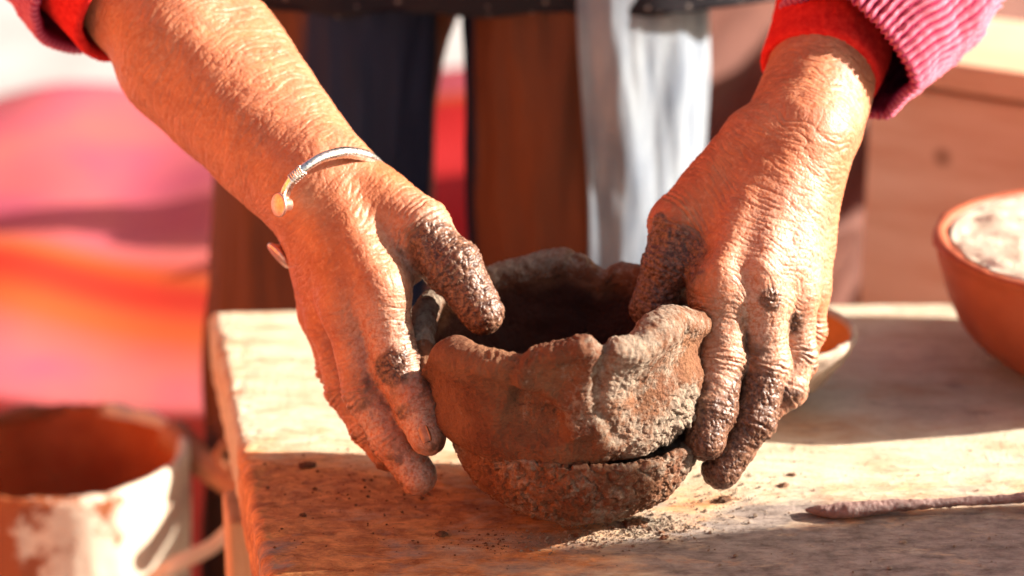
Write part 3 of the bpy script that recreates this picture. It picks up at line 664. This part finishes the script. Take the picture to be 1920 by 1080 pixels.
# ------------------------------------------------------------------ ceramics on the table
TERRA = mat_simple('smooth_terracotta', (.26, .050, .018), (.36, .085, .032), 18, .55, 200, .25, .001, .35)
CREAM = mat_simple('dry_cream_clay', (.58, .48, .36), (.70, .62, .50), 40, .9, 200, .8, .002, .15)
BBX = .345
bb = empty('large_bowl', (BBX, .185, 0)); tag(bb, 'large smooth terracotta bowl heaped with pale clay powder at the right edge of the table', 'bowl')
prf = [(.001,.004),(.040,.003),(.046,.006)] + [(.046+.052*math.sin(t*1.35)/math.sin(1.35), .006+.092*(1-math.cos(t*1.35))/(1-math.cos(1.35))) for t in np.linspace(.05, 1, 26)] + [(.1005,.102),(.1000,.106),(.0965,.108),(.093,.105)] + [(.093-.045*s**1.3, .104-.07*s**.7) for s in np.linspace(.05, 1, 16)]+[(.001,.033)]
prf = [(a, b*.74) for a, b in prf]
v, f = lathe(prf, (BBX,.185,.0), 160, 25, .0015, 3, .0004, 160); 
mesh_obj('shell', v, f, TERRA, bb)
prf = [(.001, .121)] + [(.0925*s, .121-.016*s**2.2) for s in np.linspace(.06, 1, 30)] + [(.086,.090),(.001,.088)]
prf = [(a, b*.74) for a, b in prf]
v, f = lathe(prf, (BBX,.185,0), 160, 35, .0022, 6, .0006, 260); mesh_obj('clay_powder', v, f, CREAM, bb)
DISHIN = mat_simple('orange_clay_film', (.46, .15, .022), (.58, .22, .05), 30, .6, 150, .3, .001)
DISH = mat_simple('pale_dish_clay', (.30, .22, .17), (.52, .40, .30), 70, .8, 250, .6, .0015)
dc = P(1448, 628, .140); dz0 = dc[2]
dd = empty('shallow_dish', (dc[0], dc[1], 0)); tag(dd, 'small shallow dish with orange inside, half hidden behind the right hand', 'dish')
R0 = .0475
prf = [(.001,.0008),(.016,.0008)] + [(.016+(R0-.016)*s, .0008+(dz0-.001)*s**1.5) for s in np.linspace(.05, 1, 20)] + [(R0+.0006,dz0+.002),(R0-.0008,dz0+.0045),(R0-.003,dz0+.0045),(R0-.0045,dz0+.002)]
v, f = lathe(prf, (dc[0],dc[1],0), 140, 40, .0014, 13, .0006, 200); mesh_obj('shell', v, f, DISH, dd)
prf = [(R0-.0040,dz0+.0015)] + [(R0-.0045-(R0-.006)*s, .006+(dz0-.006)*(1-s)**1.8) for s in np.linspace(.05, 1, 20)] + [(.001,.006)]
v, f = lathe(prf, (dc[0],dc[1],0), 120, 40, .0008, 17); mesh_obj('glaze_film', v, f, DISHIN, dd)
# modelling tool
TOOLM = mat_simple('clay_caked_tool', (.12, .060, .050), (.32, .20, .17), 80, .55, 260, .8, .0018, .45)
tp = [Pz(1512,956,.0018), Pz(1545,958,.0030), Pz(1590,957,.0040), Pz(1660,950,.005), Pz(1760,943,.005), Pz(1850,938,.005), Pz(1950,932,.006), Pz(2100,925,.007)]
v, f = tube(tp, [.0020,.0056,.0072,.0056,.0038,.0036,.0044,.0050], 40, 300, flat=.6); f_ = [q for q in f]
v = np.array(v); c_ = np.array([v[:,0], v[:,1], v[:,2]]).T; v = v + (np.c_[.3*fbm(v*120,2,4), .4*fbm(v*150,3,5), fbm(v*140,3,6)]*.0007 + np.c_[0*v[:,0], perlin(v*500,7), perlin(v*500,8)]*.0003); v[:,2] = np.maximum(v[:,2], .0012)
mesh_obj('modelling_tool', v, f_, TOOLM); tag(bpy.data.objects['modelling_tool'], 'narrow clay-caked modelling tool with leaf-shaped blade lying on the near right of the table', 'tool')
# crumbs
def lump(c, s, seed, n=14):
    A_, B_ = np.meshgrid(np.linspace(0, 2*np.pi, n, endpoint=False), np.linspace(.05, np.pi-.05, n-3), indexing='ij')
    d_ = np.stack([np.cos(A_)*np.sin(B_), np.sin(A_)*np.sin(B_), np.cos(B_)], -1).reshape(-1, 3); r_ = 1+.45*fbm(d_*1.6+seed*3.1, 3, seed)
    return d_*r_[:,None]*np.array(s)+np.array(c), grid_faces(n, n-3, wrap_u=True)[:, ::-1]
for i, (px, py, w, h, lab) in enumerate([(828,1003,11,6,'rounded reddish clay crumb on the table left of the bowl foot'),(575,873,17,5,'flat dark clay crumb nearest the sunlit patch on the left of the table'),(568,967,7,5,'small dark clay crumb alone on the left of the table'),(1190,983,24,7,'largest flaky clay crumb on the sunlit strip in front of the bowl'),
   (1246,1009,8,6,'round clay crumb at the edge of the sunlit strip'),(1240,1000,7,4,'thin pale clay crumb beside the round one on the sunlit strip'),(1082,1006,6,5,'tiny pale clay crumb on the sunlit strip right below the bowl foot'),(1358,938,14,8,'curled clay crumb below the middle finger of the right hand'),(1485,890,8,3,'flat dark clay crumb right of the middle finger tip'),(1470,910,10,4,'dark clay crumb between the right hand and the modelling tool')]):
    c = Pz(px, py, 0); q = (c[1]-CAMY)/F_PX; v, f = lump((c[0], c[1], h*q*.35), (w*q, w*q*.8, h*q*.75), 300+i, 30)
    v = v + normals(v, f)*(.0006*fbm(v*500, 2, i))[:,None]; mesh_obj('clay_crumb', v, f, CLAY, attrs={'dry_lit': np.full(len(v), .35 if px > 900 else .0)})
    tag(bpy.data.objects[-1] if False else S.collection.objects[-1], lab, 'clay crumb', 'clay crumbs lying on the table')
vs, fs_, dr2 = [], [], []; o = 0
for i in range(2600):
    if i < 900: px, py = rng.normal(1090, 120), rng.normal(1008, 11)-0.0; 
    elif i < 1500: px, py = rng.normal(1200, 60), rng.normal(985, 10)
    elif i < 2000: px, py = rng.uniform(480, 1900), rng.uniform(840, 1075)
    elif i < 2300: px, py = rng.normal(1350, 60), rng.normal(930, 25)
    else: px, py = rng.normal(720, 90), rng.normal(900, 40)
    if py > 1078: continue
    if i < 900: py -= (px-1090)*.045
    c = Pz(px, py, 0); sz = .00030*np.exp(rng.normal()*.55); v, f = lump((c[0], c[1], sz*.4), (sz*1.2, sz, sz*.8), i, 6)
    vs.append(v); fs_.append(f+o); o += len(v); dr2.append(np.full(len(v), .8 if px > 950 else .1))
mesh_obj('clay_grit', np.concatenate(vs), np.concatenate(fs_), CLAY, attrs={'dry_lit': np.concatenate(dr2)}, smooth=False)
tag(bpy.data.objects['clay_grit'], 'fine clay grit scattered over the table around the bowl', 'grit', kind='stuff')
# ------------------------------------------------------------------ blurred surroundings
# pot at lower left
POTI = mat_simple('brown_pot_inside', (.36, .070, .022), (.56, .155, .05), 14, .5, 60, .4, .004)
def mat_pot():
    m = M('pot_caked_clay_lit_right', .55, .4); x, y, z = m.sep(); f_ = m.val(m.math('ADD', m.val(x, -.33, -.25, -.5, .5), m.val(m.noise(14, 5, .7), .3, .7, -.6, .9)), .0, .25)  # clay patches, with the sunlit right side painted paler
    m.color(m.mix(f_, (.25, .060, .012), (.62, .52, .40))); m.add_bump(m.noise(30, 4), .6, .004); return m.m
POTM = mat_pot()
pc = P(118, 852, .36); PR = 232*(math.hypot(.36-CAMY, .53-pc[2]))/F_PX
pot = empty('clay_pot', (pc[0], pc[1], pc[2]-.15)); tag(pot, 'round wide-mouthed pot caked with pale clay, brown inside, at lower left beside the table', 'pot')
v, f = lathe([(.001,-.15),(PR*.86,-.15),(PR*.93,-.14),(PR*.97,-.08),(PR*.985,-.012),(PR*1.0,-.002),(PR*.99,.004),(PR*.945,.004),(PR*.93,-.004)], tuple(pc), 140, 22, .004, 3, .0012, 90); mesh_obj('wall', v, f, POTM, pot)
v, f = lathe([(PR*.945,.001),(PR*.93,-.03),(PR*.92,-.10),(PR*.80,-.13),(.001,-.132)], tuple(pc), 100, 22, .004, 5); mesh_obj('inside', v, f, POTI, pot)
BR = mat_simple('orange_brown_handle', (.34, .12, .05), (.48, .20, .09), 30, .6)
v, f = tube([P(325,815,.40), P(370,862,.37), P(430,905,.34), P(500,950,.31)], [.012,.010,.009,.009], 16, 24); mesh_obj('handle', v, f, BR, pot)
v, f = tube([P(425,830,.34), P(408,852,.335), P(424,880,.33), P(452,876,.33), P(455,845,.335), P(432,828,.34)], [.0035]*6, 12, 50); mesh_obj('hanging_ring', v, f, BR, pot)
PALE = mat_simple('pale_cane', (.62, .48, .32), (.74, .62, .46), 40, .6)
v, f = tube([P(240,1120,.26), P(330,1058,.26), P(400,1025,.27), P(450,975,.28)], [.0055,.0055,.005,.0045], 12, 30); mesh_obj('bail', v, f, PALE, pot)
# stool that carries the pot
st_ = empty('low_stool', (pc[0], pc[1], -.75)); tag(st_, 'low wooden stool standing under the clay pot left of the table', 'stool')
v, f = lathe([(.001,-.151),(PR*1.15,-.151),(PR*1.17,-.158),(PR*1.15,-.178),(.001,-.178)], tuple(pc), 60); mesh_obj('seat', v, f, WOOD, st_)
zt = pc[2]-.178
for a_, b_ in ((-1,-1),(1,-1),(-1,1),(1,1)): box('leg', (pc[0]+a_*.07, pc[1]+b_*.07, (zt-.75)/2), (.03,.03,zt+.75), WOOD, st_)
# pink and orange cloth spread over a low bench, rising and folding toward the back
def mat_cloth():
    m = M('pink_orange_cloth', .8, .2); b = m.attr('band'); n = m.noise(7, 3)
    c = m.mix(m.val(n, .35, .65), (.34, .060, .095), (.38, .090, .085)); c = m.mix(m.val(b, .05, .9), c, (.34, .055, .010)); c = m.mix(m.val(b, 1.0, 1.9), c, (.32, .006, .006)); m.color(c)
    m.add_bump(m.noise(200, 4), .3, .002); return m.m
CLOTH = mat_cloth()
rows = [(1400,.56,),(1100,.58),(900,.60),(760,.62),(640,.72),(560,.80),(480,.86),(440,.95),(300,1.12),(190,1.30),(165,1.34)]
nx, ny = 260, 300; rw = np.array(rows, float); cz_ = np.array([P(200, a, b) for a, b in rows]); t = np.linspace(0, 1, ny)
tr_ = np.linspace(0, 1, len(rows)); py_ = np.interp(t, tr_, rw[:,0]); Yc = np.interp(t, tr_, cz_[:,1]); Zc = np.interp(t, tr_, cz_[:,2])
for _ in range(8): Yc[1:-1] = (Yc[:-2]+2*Yc[1:-1]+Yc[2:])/4; Zc[1:-1] = (Zc[:-2]+2*Zc[1:-1]+Zc[2:])/4
Xc = np.linspace(-.75, .02, nx); X_, T_ = np.meshgrid(Xc, t, indexing='ij'); Y_ = np.repeat(Yc[None], nx, 0); Z_ = np.repeat(Zc[None], nx, 0); PY = np.repeat(py_[None], nx, 0)
Z_ = Z_ + .10*(X_+.35)*sstep(.55, 1, T_) ; Y_ = Y_ - (X_+.3)*.15
q = np.stack([X_*1.2, Y_*.9, Z_], -1).reshape(-1, 3); Z_ = Z_ + (.022*fbm(q*4.2, 1, 31)).reshape(Z_.shape) - .05*np.exp(-((X_+.215)/.03)**2)*np.exp(-((PY-400)/60)**2)
band = .95*np.exp(-(((PY-560) - (X_+.4)*200)/80)**2); band = band + 1.0*np.exp(-(((PY-510)-(X_+.4)*220)/42)**2)*(X_ < -.15); band += 2.2*np.exp(-(((X_+.235)/.035)**2+((PY-390)/50)**2)**2) + 2.2*sstep(-.16, -.13, X_)*sstep(185, 215, PY)*sstep(460, 430, PY)
v = np.stack([X_, Y_, Z_], -1).reshape(-1, 3); f = grid_faces(nx, ny)[:, ::-1]; N = normals(v, f)
if N[:,2].mean() < 0: f = f[:, ::-1]; N = -N
m_ = len(v); idx = np.arange(m_).reshape(nx, ny); ring = np.concatenate([idx[:-1,0], idx[-1,:-1], idx[:0:-1,-1], idx[0,:0:-1]]); r2_ = np.roll(ring, -1)
mesh_obj('draped_cloth', np.concatenate([v, v-N*.004]), np.concatenate([f, f[:, ::-1]+m_, np.stack([ring, r2_, r2_+m_, ring+m_], 1)]), CLOTH, attrs={'band': np.tile(band.ravel(), 2)})
tag(bpy.data.objects['draped_cloth'], 'pink cloth with orange and red bands spread in folds at the left behind the pot', 'cloth')
# dark reddish brown cloth heap behind, between the far leg and the crate
BROWN = mat_simple('brown_cloth', (.07, .020, .013), (.20, .08, .058), 5, .8, 200, .3, .002, stretch=(1, 1, 1))
nx, ny = 160, 200; t = np.linspace(0, 1, ny); Xc = np.linspace(.03, .62, nx); X_, T_ = np.meshgrid(Xc, t, indexing='ij')
a0, a1 = P(1450, 900, .62), P(1450, -80, 1.05); Y_ = lerp(a0[1], a1[1], T_); Z_ = lerp(a0[2], a1[2], T_)
Z_ = Z_ + .035*np.sin((X_*.9 - T_*.55)*38) + .02*np.sin((X_-T_*.4)*80+1); Y_ = Y_ - .03*np.cos((X_*.9-T_*.55)*38)
v = np.stack([X_, Y_, Z_], -1).reshape(-1, 3); f = grid_faces(nx, ny); N = normals(v, f)
if N[:,2].mean() < 0: f = f[:, ::-1]; N = -N
m_ = len(v); idx = np.arange(m_).reshape(nx, ny); ring = np.concatenate([idx[:-1,0], idx[-1,:-1], idx[:0:-1,-1], idx[0,:0:-1]]); r2_ = np.roll(ring, -1)
mesh_obj('draped_cloth', np.concatenate([v, v-N*.004]), np.concatenate([f, f[:, ::-1]+m_, np.stack([ring, r2_, r2_+m_, ring+m_], 1)]), BROWN)
tag(S.collection.objects[-1], 'dark reddish-brown cloth with diagonal folds behind the table between the leg and the crate', 'cloth')
# wooden crate at right
def mat_crate():
    m = M('salmon_wood', .7, .3); n = m.noise(5, 6, .6, (1, 1, 7)); c = m.mix(m.val(n, .35, .65), (.62, .32, .20), (.76, .48, .34))
    c = m.mix(m.val(m.vor(7.3), .03, .07), (.30, .14, .08), c); m.color(c); m.add_bump(m.noise(12, 5, .6, (1,1,7)), .3, .002); return m.m
CR = mat_crate()
e1 = P(1643, 150, .50); e2 = P(1925, 215, .44); cr = empty('wooden_crate', (.45, .62, -.75)); tag(cr, 'narrow salmon wooden crate with knotty front board behind the right end of table', 'crate')
dirc = direction((e1[0], e1[1], 0), (e2[0], e2[1], 0)); nrm = np.array([-dirc[1], dirc[0], 0]); yawc = math.atan2(dirc[1], dirc[0])
topz = P(1700, 150, .50)[2]
W0 = .62; Hh = .27
for i in range(4):
    zc_ = topz-.0 - Hh*(i+.5) + .002; c_ = np.array([e1[0], e1[1], 0]) + dirc*W0/2
    box('board', (c_[0], c_[1], zc_), (W0, .02, Hh-.004), CR, cr, yawc, .003)
    c2 = np.array([e1[0], e1[1], 0]) + nrm*.062 + dirc*.0115; box('board', (c2[0], c2[1], zc_), (.10, .02, Hh-.004), CR, cr, yawc+math.pi/2, .003) if i >= 0 else None
c_ = np.array([e1[0], e1[1], 0]) + dirc*W0/2 + nrm*.05; box('lid', (c_[0]+.01, c_[1], topz+.014), (W0+.02, .14, .02), CR, cr, yawc, .004)
# ------------------------------------------------------------------ setting
GROUND = mat_simple('pale_packed_earth', (.27, .245, .235), (.40, .385, .38), 2.5, .95, 20, .4, .01, .1, detail=8)
g = mesh_obj('ground', [(-150,-150,-.75),(150,-150,-.75),(150,150,-.75),(-150,150,-.75)], [(0,1,2,3)], GROUND, smooth=False); tag(g, kind='structure')
BOUNCE_ORANGE = mat_simple('orange_bounce_wall', (.52, .135, .035), (.60, .18, .055), 3, .95, 30, .6, .01, .1, detail=8)
w_ = box('bounce_wall', (-2.45, -.9, .45), (.3, 4.6, 2.4), BOUNCE_ORANGE, None, R(8), .05); tag(w_, 'unseen orange wall added left of the table to bounce warm light', 'wall')  # wall out of view, added to throw warm light on the hands
post = box('shade_post', (0, 0, 0), (.16, .24, 2.3), WOOD, None, 0, .01); post.data.transform(Matrix.Translation((.95, .000-.315*.40, .40)) @ Matrix.Rotation(math.atan(.315), 4, 'X')); tag(post, 'unseen square post added right of the table to shade its near edge', 'post')  # post out of view, added and leaned to shade the near table
